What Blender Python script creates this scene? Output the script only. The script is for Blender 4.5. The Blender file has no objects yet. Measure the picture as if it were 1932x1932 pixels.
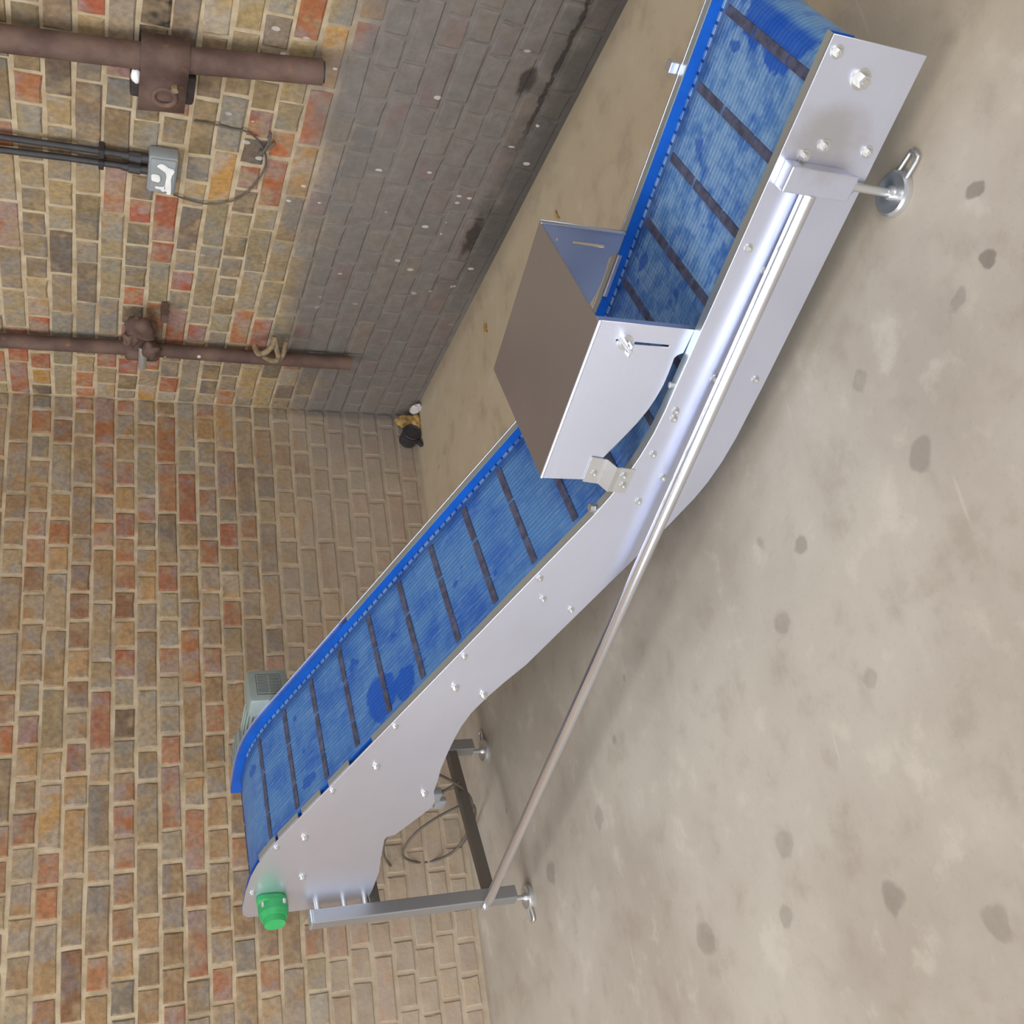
import bpy, bmesh, math, random
from mathutils import Vector, Matrix
random.seed(11)
SC = bpy.context.scene
COL = SC.collection

# ------------------------------------------------------------------ camera
R_RIGHT = Vector((0.89774086, -0.44005517, 0.02031746))     # towards the room's right
R_DOWN = Vector((-0.14857569, -0.34587801, -0.9264414))     # downwards
R_FWD = Vector((0.41471269, 0.82868562, -0.37589032))       # viewing direction
CAM = Vector((-2.4965, -4.0079, 1.4))
FPX = 1979.0
cd = bpy.data.cameras.new('camera')
cam = bpy.data.objects.new('camera', cd); COL.objects.link(cam)
cd.sensor_width = 36.0; cd.sensor_fit = 'HORIZONTAL'
cd.lens = FPX / 1932.0 * 36.0
cd.clip_start = 0.05
M = Matrix.Identity(4)                                      # phone held on its side
for i in range(3):
    M[i][0] = R_DOWN[i]; M[i][1] = R_RIGHT[i]; M[i][2] = -R_FWD[i]; M[i][3] = CAM[i]
cam.matrix_world = M
SC.camera = cam

# ------------------------------------------------------------------ world and light
w = bpy.data.worlds.new('world'); SC.world = w; w.use_nodes = True
bg = w.node_tree.nodes['Background']
bg.inputs[0].default_value = (0.93, 0.96, 1.0, 1); bg.inputs[1].default_value = 0.42
def area(name, loc, target, size, power, color):
    ld = bpy.data.lights.new(name, 'AREA'); ld.shape = 'RECTANGLE'
    ld.size, ld.size_y = size; ld.energy = power; ld.color = color
    lo = bpy.data.objects.new(name, ld); COL.objects.link(lo); lo.location = loc
    lo.rotation_euler = (Vector(target) - Vector(loc)).to_track_quat('-Z', 'Y').to_euler()
    return lo
area('skylight', (-4.9, -1.7, 5.6), (-1.6, -1.7, 0), (2.3, 2.7), 172, (1.0, 0.985, 0.96))
area('front_fill_light', (-3.2, -7.2, 2.4), (-1.2, -1.3, 0.8), (4.0, 3.0), 200, (0.98, 0.985, 1.0))  # unseen fill lamp added behind the camera to brighten the back wall
area('side_door_light', (-6.0, -2.9, 1.5), (-1.2, -2.9, 0.6), (3.8, 2.9), 200, (0.95, 0.975, 1.0))
SC.view_settings.view_transform = 'Standard'; SC.view_settings.look = 'None'
SC.view_settings.exposure = -0.13; SC.view_settings.gamma = 1.0
SC.view_settings.use_curve_mapping = False

# ------------------------------------------------------------------ material helpers
class NT:
    def __init__(s, name):
        s.m = bpy.data.materials.new(name); s.m.use_nodes = True
        s.t = s.m.node_tree; s.b = s.t.nodes['Principled BSDF']
    def n(s, typ, **k):
        nd = s.t.nodes.new(typ)
        for a, v in k.items(): setattr(nd, a, v)
        return nd
    def put(s, sock, v):
        if hasattr(v, 'is_output'): s.t.links.new(v, sock)
        elif isinstance(v, (tuple, list)) and len(v) == 3 and sock.type == 'RGBA': sock.default_value = (*v, 1)
        else: sock.default_value = v
    def math(s, op, a, b=0.0, c=None, clamp=False):
        nd = s.n('ShaderNodeMath', operation=op, use_clamp=clamp)
        s.put(nd.inputs[0], a); s.put(nd.inputs[1], b)
        if c is not None: s.put(nd.inputs[2], c)
        return nd.outputs[0]
    def mix(s, f, a, b, mode='MIX'):
        nd = s.n('ShaderNodeMix', data_type='RGBA', blend_type=mode)
        s.put(nd.inputs[0], f); s.put(nd.inputs[6], a); s.put(nd.inputs[7], b)
        return nd.outputs[2]
    def ramp(s, v, lo, hi, to0=0.0, to1=1.0, smooth=True):
        nd = s.n('ShaderNodeMapRange', interpolation_type='SMOOTHSTEP' if smooth else 'LINEAR')
        nd.clamp = True if not smooth else nd.clamp
        s.put(nd.inputs[0], v); s.put(nd.inputs[1], lo); s.put(nd.inputs[2], hi); s.put(nd.inputs[3], to0); s.put(nd.inputs[4], to1)
        return nd.outputs[0]
    def noise(s, vec, scale, detail=4.0, rough=0.55, out=0):
        nd = s.n('ShaderNodeTexNoise'); s.put(nd.inputs['Vector'], vec)
        nd.inputs['Scale'].default_value = scale; nd.inputs['Detail'].default_value = detail; nd.inputs['Roughness'].default_value = rough
        return nd.outputs[out]
    def pos(s): return s.n('ShaderNodeNewGeometry').outputs['Position']
    def obj(s): return s.n('ShaderNodeTexCoord').outputs['Object']
    def sep(s, v):
        nd = s.n('ShaderNodeSeparateXYZ'); s.put(nd.inputs[0], v); return nd.outputs
    def scale(s, v, xyz):
        nd = s.n('ShaderNodeVectorMath', operation='MULTIPLY'); s.put(nd.inputs[0], v); nd.inputs[1].default_value = xyz
        return nd.outputs[0]
    def dist(s, v, p):
        nd = s.n('ShaderNodeVectorMath', operation='DISTANCE'); s.put(nd.inputs[0], v); nd.inputs[1].default_value = p
        return nd.outputs['Value']
    def bump(s, h, strength, dist=0.002):
        nd = s.n('ShaderNodeBump'); nd.inputs['Strength'].default_value = strength; nd.inputs['Distance'].default_value = dist
        s.put(nd.inputs['Height'], h); s.t.links.new(nd.outputs[0], s.b.inputs['Normal'])
    def out(s, color=None, rough=None, metal=None, spec=None):
        if color is not None: s.put(s.b.inputs['Base Color'], color)
        if rough is not None: s.put(s.b.inputs['Roughness'], rough)
        if metal is not None: s.put(s.b.inputs['Metallic'], metal)
        if spec is not None: s.put(s.b.inputs['Specular IOR Level'], spec)
        return s.m
def rgb(r, g, b):
    f = lambda c: (c/255/12.92) if c/255 <= 0.04045 else ((c/255+0.055)/1.055)**2.4
    return (f(r), f(g), f(b))
def plain(name, col, rough=0.6, metal=0.0, var=0.12, scale=30.0, spec=0.4):
    k = NT(name); nz = k.noise(k.pos(), scale)
    c = k.mix(k.ramp(nz, 0.3, 0.7), tuple(x*(1-var) for x in col), tuple(min(1, x*(1+var)) for x in col))
    return k.out(c, rough, metal, spec)

# wall grime shared by brick and mortar: soot low on the right-hand wall, dust low on the back wall, pale paint drops
def grime(k, col, mortar=False):
    P = k.pos(); x, y, z = k.sep(P)
    wob = k.math('MULTIPLY', k.math('SUBTRACT', k.noise(P, 2.6, 4), 0.5), 0.55)
    onB = k.ramp(x, -0.05, -0.02)
    # soot on the right wall rises towards the viewer
    lim = k.math('ADD', k.math('MULTIPLY', y, -0.10), 0.50)
    lim = k.math('ADD', lim, wob)
    soot = k.ramp(z, k.math('ADD', lim, 0.20), k.math('SUBTRACT', lim, 0.02))
    soot = k.math('MULTIPLY', soot, onB)
    sootc = k.mix(k.noise(P, 22, 5), rgb(94, 90, 88), rgb(126, 121, 118))
    col = k.mix(k.math('MULTIPLY', soot, 0.86 if not mortar else 0.92), col, sootc)
    # black tide line along the foot of the right wall
    foot = k.ramp(k.math('ADD', z, k.math('MULTIPLY', k.math('SUBTRACT', k.noise(P, 9, 5), 0.5), 0.26)), 0.20, 0.05)
    foot = k.math('MULTIPLY', k.math('MULTIPLY', foot, onB), k.ramp(y, -0.7, -1.3))
    col = k.mix(k.math('MULTIPLY', foot, 0.62), col, rgb(62, 59, 58))
    # lost joint and two black scars low on the right wall
    nn = k.math('MULTIPLY', k.math('SUBTRACT', k.noise(P, 16, 4), 0.5), 0.05)
    gap = k.math('MULTIPLY', k.ramp(k.math('ABSOLUTE', k.math('ADD', k.math('SUBTRACT', z, 0.112), nn)), 0.011, 0.004), k.ramp(y, -1.62, -1.85))
    m1 = k.ramp(k.math('ADD', k.dist(k.scale(P, (1, 0.22, 1)), (0, -1.245*0.22, 0.127)), nn), 0.030, 0.014)
    m2 = k.ramp(k.math('ADD', k.dist(k.scale(P, (1, 0.5, 1)), (0, -1.955*0.5, 0.187)), nn), 0.036, 0.016)
    scar = k.math('MULTIPLY', k.math('MAXIMUM', gap, k.math('MAXIMUM', m1, m2)), onB)
    col = k.mix(k.math('MULTIPLY', scar, 0.75), col, rgb(48, 42, 41))
    # dust washed over the lower back wall
    dust = k.math('MULTIPLY', k.ramp(k.math('ADD', z, k.math('MULTIPLY', wob, 1.0)), 0.95, 0.25), k.math('SUBTRACT', 1.0, onB))
    col = k.mix(k.math('MULTIPLY', dust, 0.72 if not mortar else 0.62), col, k.mix(k.noise(P, 14, 5), rgb(152, 135, 117), rgb(184, 170, 152)))
    # grey smear at the corner
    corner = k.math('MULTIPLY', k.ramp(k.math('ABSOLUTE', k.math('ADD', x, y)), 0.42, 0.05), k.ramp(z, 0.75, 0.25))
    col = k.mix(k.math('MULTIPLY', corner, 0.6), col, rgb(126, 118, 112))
    # drops of pale paint
    vo = k.n('ShaderNodeTexVoronoi'); k.put(vo.inputs['Vector'], k.scale(P, (1, 1, 0.62))); vo.inputs['Scale'].default_value = 21.0
    rr = k.sep(vo.outputs['Color'])
    rad = k.math('MULTIPLY', rr[0], 0.17)
    dot = k.math('MULTIPLY', k.math('LESS_THAN', vo.outputs['Distance'], rad), k.math('GREATER_THAN', rr[1], 0.30))
    dot = k.math('MULTIPLY', k.math('MULTIPLY', dot, onB), k.math('MULTIPLY', k.ramp(y, -0.55, -1.2), k.ramp(z, 1.25, 0.85)))
    col = k.mix(k.math('MULTIPLY', dot, 0.75), col, rgb(196, 190, 182))
    return col
def brick_material(name, attr):
    k = NT(name); P = k.pos()
    if attr:
        a = k.n('ShaderNodeAttribute'); a.attribute_name = 'tint'; base = a.outputs['Color']; rnd = 0.5
        off = P
    else:
        oi = k.n('ShaderNodeObjectInfo'); base = oi.outputs['Color']
        va = k.n('ShaderNodeVectorMath', operation='ADD'); k.put(va.inputs[0], P)
        cmb = k.n('ShaderNodeCombineXYZ'); sc = k.math('MULTIPLY', oi.outputs['Random'], 40.0)
        for i in range(3): k.put(cmb.inputs[i], sc)
        k.put(va.inputs[1], cmb.outputs[0]); off = va.outputs[0]
    n1 = k.noise(off, 9.0, 3); n2 = k.noise(off, 60.0, 5)
    hs = k.n('ShaderNodeHueSaturation'); k.put(hs.inputs['Color'], base)
    hs.inputs['Saturation'].default_value = 0.55; hs.inputs['Value'].default_value = 0.92
    c = k.mix(k.ramp(n1, 0.44, 0.60), base, hs.outputs[0])
    n3 = k.noise(off, 13.0, 2)
    c = k.mix(k.math('MULTIPLY', k.ramp(n3, 0.46, 0.66), 0.62), c, rgb(152, 132, 104))
    c = k.mix(k.math('MULTIPLY', k.ramp(k.noise(off, 17.0, 2), 0.60, 0.70), 0.5), c, rgb(122, 106, 90))
    c = k.mix(k.ramp(n2, 0.25, 0.75), k.mix(1.0, c, (0.80, 0.80, 0.80), 'MULTIPLY'), k.mix(1.0, c, (1.18, 1.16, 1.12), 'MULTIPLY'))
    c = grime(k, c)
    k.bump(n2, 0.45, 0.004)
    return k.out(c, 0.92, 0.0, 0.15)
def mortar_material():
    k = NT('lime_mortar'); P = k.pos()
    c = k.mix(k.ramp(k.noise(P, 18, 5), 0.3, 0.7), rgb(166, 148, 120), rgb(188, 172, 146))
    c = k.mix(k.math('MULTIPLY', k.ramp(k.noise(P, 6, 3), 0.50, 0.66), 0.60), c, rgb(140, 121, 96))
    c = grime(k, c, True)
    k.bump(k.noise(P, 120, 4), 0.4, 0.003)
    return k.out(c, 0.95, 0.0, 0.1)
M_BRICK = brick_material('stock_brick', False)
M_BRICKS = brick_material('stock_brick_far', True)
M_MORTAR = mortar_material()

def floor_material():
    k = NT('dusty_concrete'); P = k.pos(); x, y, z = k.sep(P)
    n1 = k.noise(P, 1.3, 5, 0.6); n2 = k.noise(P, 7.0, 6, 0.62); n3 = k.noise(P, 90.0, 3)
    c = k.mix(k.ramp(n1, 0.34, 0.66), rgb(161, 151, 139), rgb(178, 170, 158))
    yel = k.math('MULTIPLY', k.ramp(x, -1.6, -0.5), 0.75)
    c = k.mix(yel, c, rgb(196, 178, 149))
    c = k.mix(k.math('MULTIPLY', k.ramp(n2, 0.50, 0.70), 0.38), c, rgb(140, 127, 112))
    c = k.mix(k.math('MULTIPLY', k.ramp(n2, 0.46, 0.30), 0.40), c, rgb(200, 192, 178))
    c = k.mix(k.math('MULTIPLY', k.ramp(n3, 0.55, 0.75), 0.12), c, rgb(120, 108, 94))
    dn = k.n('ShaderNodeVectorMath', operation='ADD'); k.put(dn.inputs[0], P)
    wob = k.scale(k.noise(P, 14, 3, out=1), (0.05, 0.05, 0.0)); k.put(dn.inputs[1], wob); D = dn.outputs[0]
    spots = [(-1.375,-3.033,.019,.55), (-1.498,-3.009,.020,.6), (-1.521,-2.921,.017,.3), (-1.728,-2.736,.030,.35), (-1.513,-2.657,.022,.28),
             (-1.732,-2.349,.024,.4), (-2.434,-2.328,.030,.38), (-2.287,-2.036,.034,.25), (-2.157,-0.766,.038,.35), (-2.439,-1.625,.04,.3),
             (-2.425,-1.973,.026,.3), (-2.063,-1.176,.03,.25), (-2.506,-2.563,.03,.3), (-2.05,-2.434,.024,.25), (-1.857,-2.222,.024,.25)]
    acc = None
    for (sx, sy, r, a) in spots:
        d = k.dist(D, (sx+0.025, sy+0.025, 0.0))
        v = k.math('MULTIPLY', k.ramp(d, r*1.15, r*0.75), a)
        acc = v if acc is None else k.math('MAXIMUM', acc, v)
    vo = k.n('ShaderNodeTexVoronoi'); k.put(vo.inputs['Vector'], D); vo.inputs['Scale'].default_value = 5.5
    rr = k.sep(vo.outputs['Color'])
    sm = k.math('MULTIPLY', k.ramp(vo.outputs['Distance'], k.math('MULTIPLY', rr[0], 0.13), k.math('MULTIPLY', rr[0], 0.07)), k.math('MULTIPLY', k.math('GREATER_THAN', rr[1], 0.60), 0.30))
    acc = k.math('MAXIMUM', acc, sm)
    c = k.mix(acc, c, rgb(96, 86, 78))
    # scratches
    wv = k.noise(k.scale(P, (3.0, 34.0, 1.0)), 1.0, 2)
    c = k.mix(k.math('MULTIPLY', k.ramp(wv, 0.70, 0.78), 0.25), c, rgb(205, 197, 182))
    # dirt gathered against the walls
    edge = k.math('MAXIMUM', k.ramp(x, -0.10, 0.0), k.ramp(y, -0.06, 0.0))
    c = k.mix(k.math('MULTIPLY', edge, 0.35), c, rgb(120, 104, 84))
    k.bump(n2, 0.12, 0.004)
    return k.out(c, k.ramp(n1, 0.3, 0.7, 0.50, 0.66), 0.0, 0.35)
M_FLOOR = floor_material()

def steel(name, col, rough, metal, brush=(4, 60, 60), stains=False):
    k = NT(name); O = k.obj()
    nz = k.noise(k.scale(O, brush), 6.0, 3); n1 = k.noise(O, 3.0, 4)
    c = k.mix(k.ramp(n1, 0.3, 0.7), tuple(x*0.93 for x in col), col)
    c = k.mix(k.math('MULTIPLY', k.ramp(nz, 0.3, 0.7), 0.10), c, tuple(x*0.8 for x in col))
    if stains:                                             # dried tan splash beside the infeed foot
        d = k.dist(k.scale(O, (1.0, 0.2, 0.8)), (2.63, 0.008, 0.155))
        v = k.math('MULTIPLY', k.ramp(k.math('ADD', d, k.math('MULTIPLY', k.noise(O, 20, 3), 0.07)), 0.125, 0.055), 0.42)
        c = k.mix(v, c, rgb(158, 148, 122))
    return k.out(c, k.ramp(nz, 0.2, 0.8, rough*0.96, rough*1.06), metal, 0.5)
M_STEEL = steel('brushed_stainless', rgb(222, 227, 246), 0.36, 0.94, stains=True)
M_LID = steel('dull_stainless', rgb(188, 186, 192), 0.36, 0.92)
M_FLANGE = steel('folded_stainless_edge', rgb(190, 202, 206), 0.34, 0.80)
M_TUBE = steel('polished_tube', rgb(232, 234, 242), 0.20, 0.95)
M_ZINC = steel('zinc_plated', rgb(208, 209, 210), 0.30, 0.80)
M_BOLT = steel('bolt_steel', rgb(206, 205, 202), 0.30, 0.80)
M_LEG = steel('leg_stainless', rgb(178, 180, 184), 0.38, 0.85)
M_DARKBAR = steel('cross_bar_steel', rgb(132, 128, 122), 0.42, 0.85)
M_BLUE = plain('blue_wear_strip', rgb(12, 84, 178), 0.42, 0.0, 0.10, 12)
M_SLOT = plain('dark_slot_edge', rgb(40, 48, 60), 0.6)
M_GREEN = plain('green_plastic', rgb(48, 152, 86), 0.50, 0.0, 0.10, 14)
M_MOTOR = plain('grey_green_enamel', rgb(142, 154, 150), 0.45, 0.1, 0.10, 10)
M_GRILL = plain('dark_grille', rgb(88, 86, 84), 0.6)
M_BLACK = plain('black_plastic', rgb(52, 50, 52), 0.5, 0.0, 0.2)
M_WIRE = plain('dark_cable_sheath', rgb(92, 84, 76), 0.6)
M_BOX = plain('grey_box_plastic', rgb(142, 146, 148), 0.55, 0.0, 0.06, 20)
M_PASTE = plain('white_residue', rgb(226, 226, 224), 0.8, 0.0, 0.05)
M_WHITE = plain('white_scrap_plastic', rgb(212, 208, 208), 0.6)
M_TAN = plain('crumbling_tan_foam', rgb(168, 136, 84), 0.95, 0.0, 0.4, 60)
M_TANIRON = plain('limescaled_iron', rgb(134, 118, 92), 0.85, 0.1, 0.3, 50)
def rust_material():
    k = NT('rusty_iron'); P = k.pos()
    c = k.mix(k.ramp(k.noise(P, 9, 5), 0.3, 0.7), rgb(84, 66, 60), rgb(112, 90, 80))
    c = k.mix(k.math('MULTIPLY', k.ramp(k.noise(P, 26, 4), 0.62, 0.75), 0.6), c, rgb(140, 98, 62))
    vo = k.n('ShaderNodeTexVoronoi'); k.put(vo.inputs['Vector'], P); vo.inputs['Scale'].default_value = 14.0
    rr = k.sep(vo.outputs['Color'])
    dot = k.math('MULTIPLY', k.math('LESS_THAN', vo.outputs['Distance'], k.math('MULTIPLY', rr[0], 0.10)), k.math('GREATER_THAN', rr[1], 0.6))
    c = k.mix(k.math('MULTIPLY', dot, 0.8), c, rgb(205, 196, 188))
    k.bump(k.noise(P, 80, 4), 0.4, 0.003)
    return k.out(c, 0.8, 0.15, 0.3)
M_RUST = rust_material()
M_SHADOW_IRON = plain('shadow_dark_iron', rgb(58, 50, 48), 0.9, 0.0, 0.3, 30)  # dark iron, blackened to carry the shadow around the pipe bracket
def belt_material():
    k = NT('blue_modular_belt'); O = k.obj(); s, d, z = k.sep(O)
    n1 = k.noise(O, 7.0, 5, 0.6); n2 = k.noise(k.scale(O, (16, 120, 16)), 1.0, 4); n3 = k.noise(O, 26.0, 4)
    c = k.mix(k.ramp(n1, 0.30, 0.62), rgb(36, 90, 170), rgb(74, 122, 178))
    dusty = k.math('MULTIPLY', k.ramp(s, 1.4, 2.3), k.ramp(n3, 0.36, 0.64))
    c = k.mix(k.math('MULTIPLY', dusty, 0.78), c, rgb(122, 158, 198))
    c = k.mix(k.math('MULTIPLY', k.ramp(n2, 0.50, 0.70), k.ramp(s, 1.5, 2.2, 0.24, 0.46)), c, rgb(138, 168, 202))
    # clean blue patches
    cl = k.ramp(k.noise(O, 11.0, 2), 0.66, 0.70)
    c = k.mix(k.math('MULTIPLY', cl, 0.75), c, rgb(6, 76, 168))
    for (ps, pd, pz, r) in ((0.93, 0.165, 0.65, 0.075), (1.02, 0.14, 0.61, 0.05), (2.755, 0.22, 0.235, 0.085), (2.76, 0.32, 0.235, 0.075)):
        dd = k.math('ADD', k.dist(O, (ps, pd, pz)), k.math('MULTIPLY', k.math('SUBTRACT', n3, 0.5), 0.06))
        c = k.mix(k.math('MULTIPLY', k.ramp(dd, r, r*0.85), 0.88), c, rgb(4, 78, 174))
    c = k.mix(k.math('MULTIPLY', k.ramp(s, 2.755, 2.770), k.ramp(n3, 0.30, 0.55, 0.45, 0.85)), c, rgb(104, 148, 188))   # end rubbed pale over the roller
    # chalky rubbed far margin
    c = k.mix(k.math('MULTIPLY', k.math('MULTIPLY', k.ramp(d, 0.446, 0.462), k.ramp(n3, 0.35, 0.6)), 0.45), c, rgb(140, 168, 202))
    # module joints: fine ribs along and across
    wav = k.math('SINE', k.math('MULTIPLY', s, 2*math.pi/0.0254))
    wav2 = k.math('SINE', k.math('MULTIPLY', d, 2*math.pi/0.0127))
    h = k.math('ADD', k.math('MULTIPLY', k.ramp(wav, 0.80, 1.0), -1.0), k.math('MULTIPLY', wav2, 0.35))
    k.bump(h, 0.35, 0.003)
    return k.out(c, 0.46, 0.0, 0.45)
M_BELT = belt_material()
M_CLEAT = plain('grey_friction_rubber', rgb(74, 76, 98), 0.75, 0.0, 0.35, 40)

# ------------------------------------------------------------------ mesh helpers
def link(name, me, mat, parent=None, loc=None):
    if mat is not None and len(me.materials) == 0: me.materials.append(mat)
    o = bpy.data.objects.new(name, me); COL.objects.link(o)
    if parent is not None: o.parent = parent
    if loc is not None: o.location = loc
    return o
def from_bm(name, bm, mat, parent=None, smooth=None, loc=None):
    bmesh.ops.recalc_face_normals(bm, faces=bm.faces)
    me = bpy.data.meshes.new(name); bm.to_mesh(me); bm.free()
    if smooth is not None: shade(me, smooth)
    return link(name, me, mat, parent, loc)
def shade(me, ang=35):
    for p in me.polygons: p.use_smooth = True
    try: me.set_sharp_from_angle(angle=math.radians(ang))
    except Exception: pass
def bm_box(bm, lo, hi, bev=0.0):
    c = [(a+b)/2 for a, b in zip(lo, hi)]; sz = [b-a for a, b in zip(lo, hi)]
    r = bmesh.ops.create_cube(bm, size=1.0, matrix=Matrix.Translation(c) @ Matrix.Diagonal((*sz, 1)))
    if bev > 0:
        es = list({e for v in r['verts'] for e in v.link_edges})
        bmesh.ops.bevel(bm, geom=es, offset=bev, segments=2, affect='EDGES', profile=0.6)
    return r['verts']
def bm_cyl(bm, p0, p1, r0, r1=None, n=20, bev=0.0):
    p0, p1 = Vector(p0), Vector(p1); d = p1 - p0
    q = d.to_track_quat('Z', 'Y').to_matrix().to_4x4()
    r = bmesh.ops.create_cone(bm, cap_ends=True, segments=n, radius1=r0, radius2=r0 if r1 is None else r1, depth=d.length,
                              matrix=Matrix.Translation((p0+p1)/2) @ q)
    if bev > 0:
        vs = set(r['verts']); es = [e for v in r['verts'] for e in v.link_edges if sum(len(f.verts) > 4 for f in e.link_faces) == 1]
        bmesh.ops.bevel(bm, geom=list(set(es)), offset=bev, segments=2, affect='EDGES')
    return r['verts']
def bm_tube(bm, pts, r, n=10, cap=True):
    pts = [Vector(p) for p in pts]; rings = []; a = None
    for i, p in enumerate(pts):
        t = (pts[min(i+1, len(pts)-1)] - pts[max(i-1, 0)]).normalized()
        if a is None:
            a = t.orthogonal().normalized()
        else:
            a = (a - t*a.dot(t)).normalized()               # carry the frame along without twisting
        b = a.cross(t)
        rr = r[i] if isinstance(r, (list, tuple)) else r
        rings.append([bm.verts.new(p + a*rr*math.cos(2*math.pi*j/n) + b*rr*math.sin(2*math.pi*j/n)) for j in range(n)])
    for i in range(len(rings)-1):
        for j in range(n):
            bm.faces.new((rings[i][j], rings[i][(j+1) % n], rings[i+1][(j+1) % n], rings[i+1][j]))
    if cap:
        bm.faces.new(rings[0][::-1]); bm.faces.new(rings[-1])
def spline(pts, per=8):
    pts = [Vector(p) for p in pts]; out = []
    for i in range(len(pts)-1):
        p0 = pts[max(i-1, 0)]; p1 = pts[i]; p2 = pts[i+1]; p3 = pts[min(i+2, len(pts)-1)]
        for k in range(per):
            t = k/per
            out.append(0.5*((2*p1) + (p2-p0)*t + (2*p0-5*p1+4*p2-p3)*t*t + (3*p1-p0-3*p2+p3)*t*t*t))
    out.append(pts[-1]); return out
def blob_bm(r, sub=3, amp=0.25, seed=0, squash=(1, 1, 1)):
    from mathutils import noise
    bm = bmesh.new(); bmesh.ops.create_icosphere(bm, subdivisions=sub, radius=r)
    off = Vector((seed*7.1, seed*3.3, seed*1.7))
    for v in bm.verts:
        v.co *= 1 + amp*2*noise.noise(v.co/r*1.1 + off) + amp*0.8*noise.noise(v.co/r*3.0 + off)
        v.co = Vector((v.co.x*squash[0], v.co.y*squash[1], v.co.z*squash[2]))
    return bm
def sheet(name, outline, holes, thick, mat, parent, d, bev=0.0008, off=(0, 0)):
    """upright plate: outline and holes in (s, z), standing at lateral position d"""
    cu = bpy.data.curves.new(name, 'CURVE'); cu.dimensions = '2D'; cu.fill_mode = 'BOTH'
    for ring in [outline] + holes:
        sp = cu.splines.new('POLY'); sp.points.add(len(ring)-1); sp.use_cyclic_u = True
        for p, c in zip(sp.points, ring): p.co = (c[0], c[1], 0, 1)
    cu.extrude = thick/2 - bev; cu.bevel_depth = bev; cu.bevel_resolution = 1
    tmp = bpy.data.objects.new('tmp', cu); COL.objects.link(tmp)
    bpy.context.view_layer.update()
    me = bpy.data.meshes.new_from_object(tmp.evaluated_get(bpy.context.evaluated_depsgraph_get()))
    bpy.data.objects.remove(tmp); bpy.data.curves.remove(cu)
    for v in me.vertices: v.co = Vector((v.co.x, v.co.z + d, v.co.y))
    bm = bmesh.new(); bm.from_mesh(me); bmesh.ops.remove_doubles(bm, verts=bm.verts, dist=1e-6); bm.to_mesh(me); bm.free()
    me.name = name; me.materials.clear()
    return link(name, me, mat, parent)
def thing(name, label, cat, loc=(0, 0, 0), rotz=0.0, group=None):
    o = bpy.data.objects.new(name, None); COL.objects.link(o); o.location = loc; o.rotation_euler = (0, 0, rotz)
    return tag(o, label, cat, group)
def tag(o, label, cat, group=None, kind=None):
    o['label'] = label; o['category'] = cat
    if group: o['group'] = group
    if kind: o['kind'] = kind
    return o
def project(p):
    c = Vector(p) - CAM; z = c.dot(R_FWD)
    if z <= 0.05: return None
    return (966 + FPX*c.dot(R_DOWN)/z, 966 - FPX*c.dot(R_RIGHT)/z)

# ------------------------------------------------------------------ floor
bm = bmesh.new()
vs = [bm.verts.new(p) for p in ((-11, -9, 0), (0.15, -9, 0), (0.15, 0.15, 0), (-11, 0.15, 0), (-11, -9, -0.15), (0.15, -9, -0.15), (0.15, 0.15, -0.15), (-11, 0.15, -0.15))]
for f in ((0, 1, 2, 3), (7, 6, 5, 4), (0, 4, 5, 1), (1, 5, 6, 2), (2, 6, 7, 3), (3, 7, 4, 0)): bm.faces.new([vs[i] for i in f])
fl = from_bm('floor', bm, M_FLOOR); tag(fl, 'dusty beige concrete floor with grey spots', 'floor', kind='structure')

# ------------------------------------------------------------------ brick walls
COURSE, JOINT, Z0 = 0.080, 0.011, 0.016
WALLH = 4.0
def wall_backing(name, lo, hi, label):
    bm = bmesh.new(); bm_box(bm, lo, hi)
    o = from_bm(name, bm, M_MORTAR); return tag(o, label, 'wall', kind='structure')
wall_back = wall_backing('wall_back', (-9.0, 0.0026, 0.0), (0.13, 0.14, WALLH), 'brick wall behind the raised discharge end')
wall_right = wall_backing('wall_right', (0.0026, -6.5, 0.0), (0.14, 0.0026, WALLH), 'sooty brick wall carrying the pipes and junction box')
def brick_mesh(L, H, seed):
    """brick face chamfered and a little out of true; x along the wall, y into the wall, z up, centred"""
    rn = random.Random(seed); j = lambda a: rn.uniform(-a, a)
    bm = bmesh.new(); D = 0.05
    def ring(inset, y, a):
        return [bm.verts.new((sx*(L/2-inset)+j(a), y+j(a*0.5), sz*(H/2-inset)+j(a))) for sx, sz in ((-1, -1), (0, -1), (1, -1), (1, 0), (1, 1), (0, 1), (-1, 1), (-1, 0))]
    a = ring(0.0055, -0.0005, 0.0024); b = ring(0.0, 0.0045, 0.0018); c = ring(0.0, D, 0.0)
    bm.faces.new(a)
    for r0, r1 in ((a, b), (b, c)):
        for i in range(8): bm.faces.new((r0[i], r0[(i+1) % 8], r1[(i+1) % 8], r1[i]))
    bmesh.ops.recalc_face_normals(bm, faces=bm.faces)
    me = bpy.data.meshes.new('brick'); bm.to_mesh(me); bm.free(); me.materials.append(M_BRICK)
    return me
HB = COURSE - JOINT
LEN = {'s': 0.217, 'h': 0.103, 'q': 0.062}
BR = {k: [brick_mesh(L, HB, ord(k)*10+i) for i in range(7)] for k, L in LEN.items()}
PAL_A = [(rgb(146, 118, 84), 26), (rgb(128, 104, 76), 20), (rgb(134, 120, 92), 15), (rgb(116, 104, 84), 9), (rgb(152, 92, 58), 14), (rgb(144, 84, 64), 12),
         (rgb(164, 130, 84), 9), (rgb(92, 80, 70), 4), (rgb(120, 84, 62), 6), (rgb(150, 138, 112), 8)]
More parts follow.
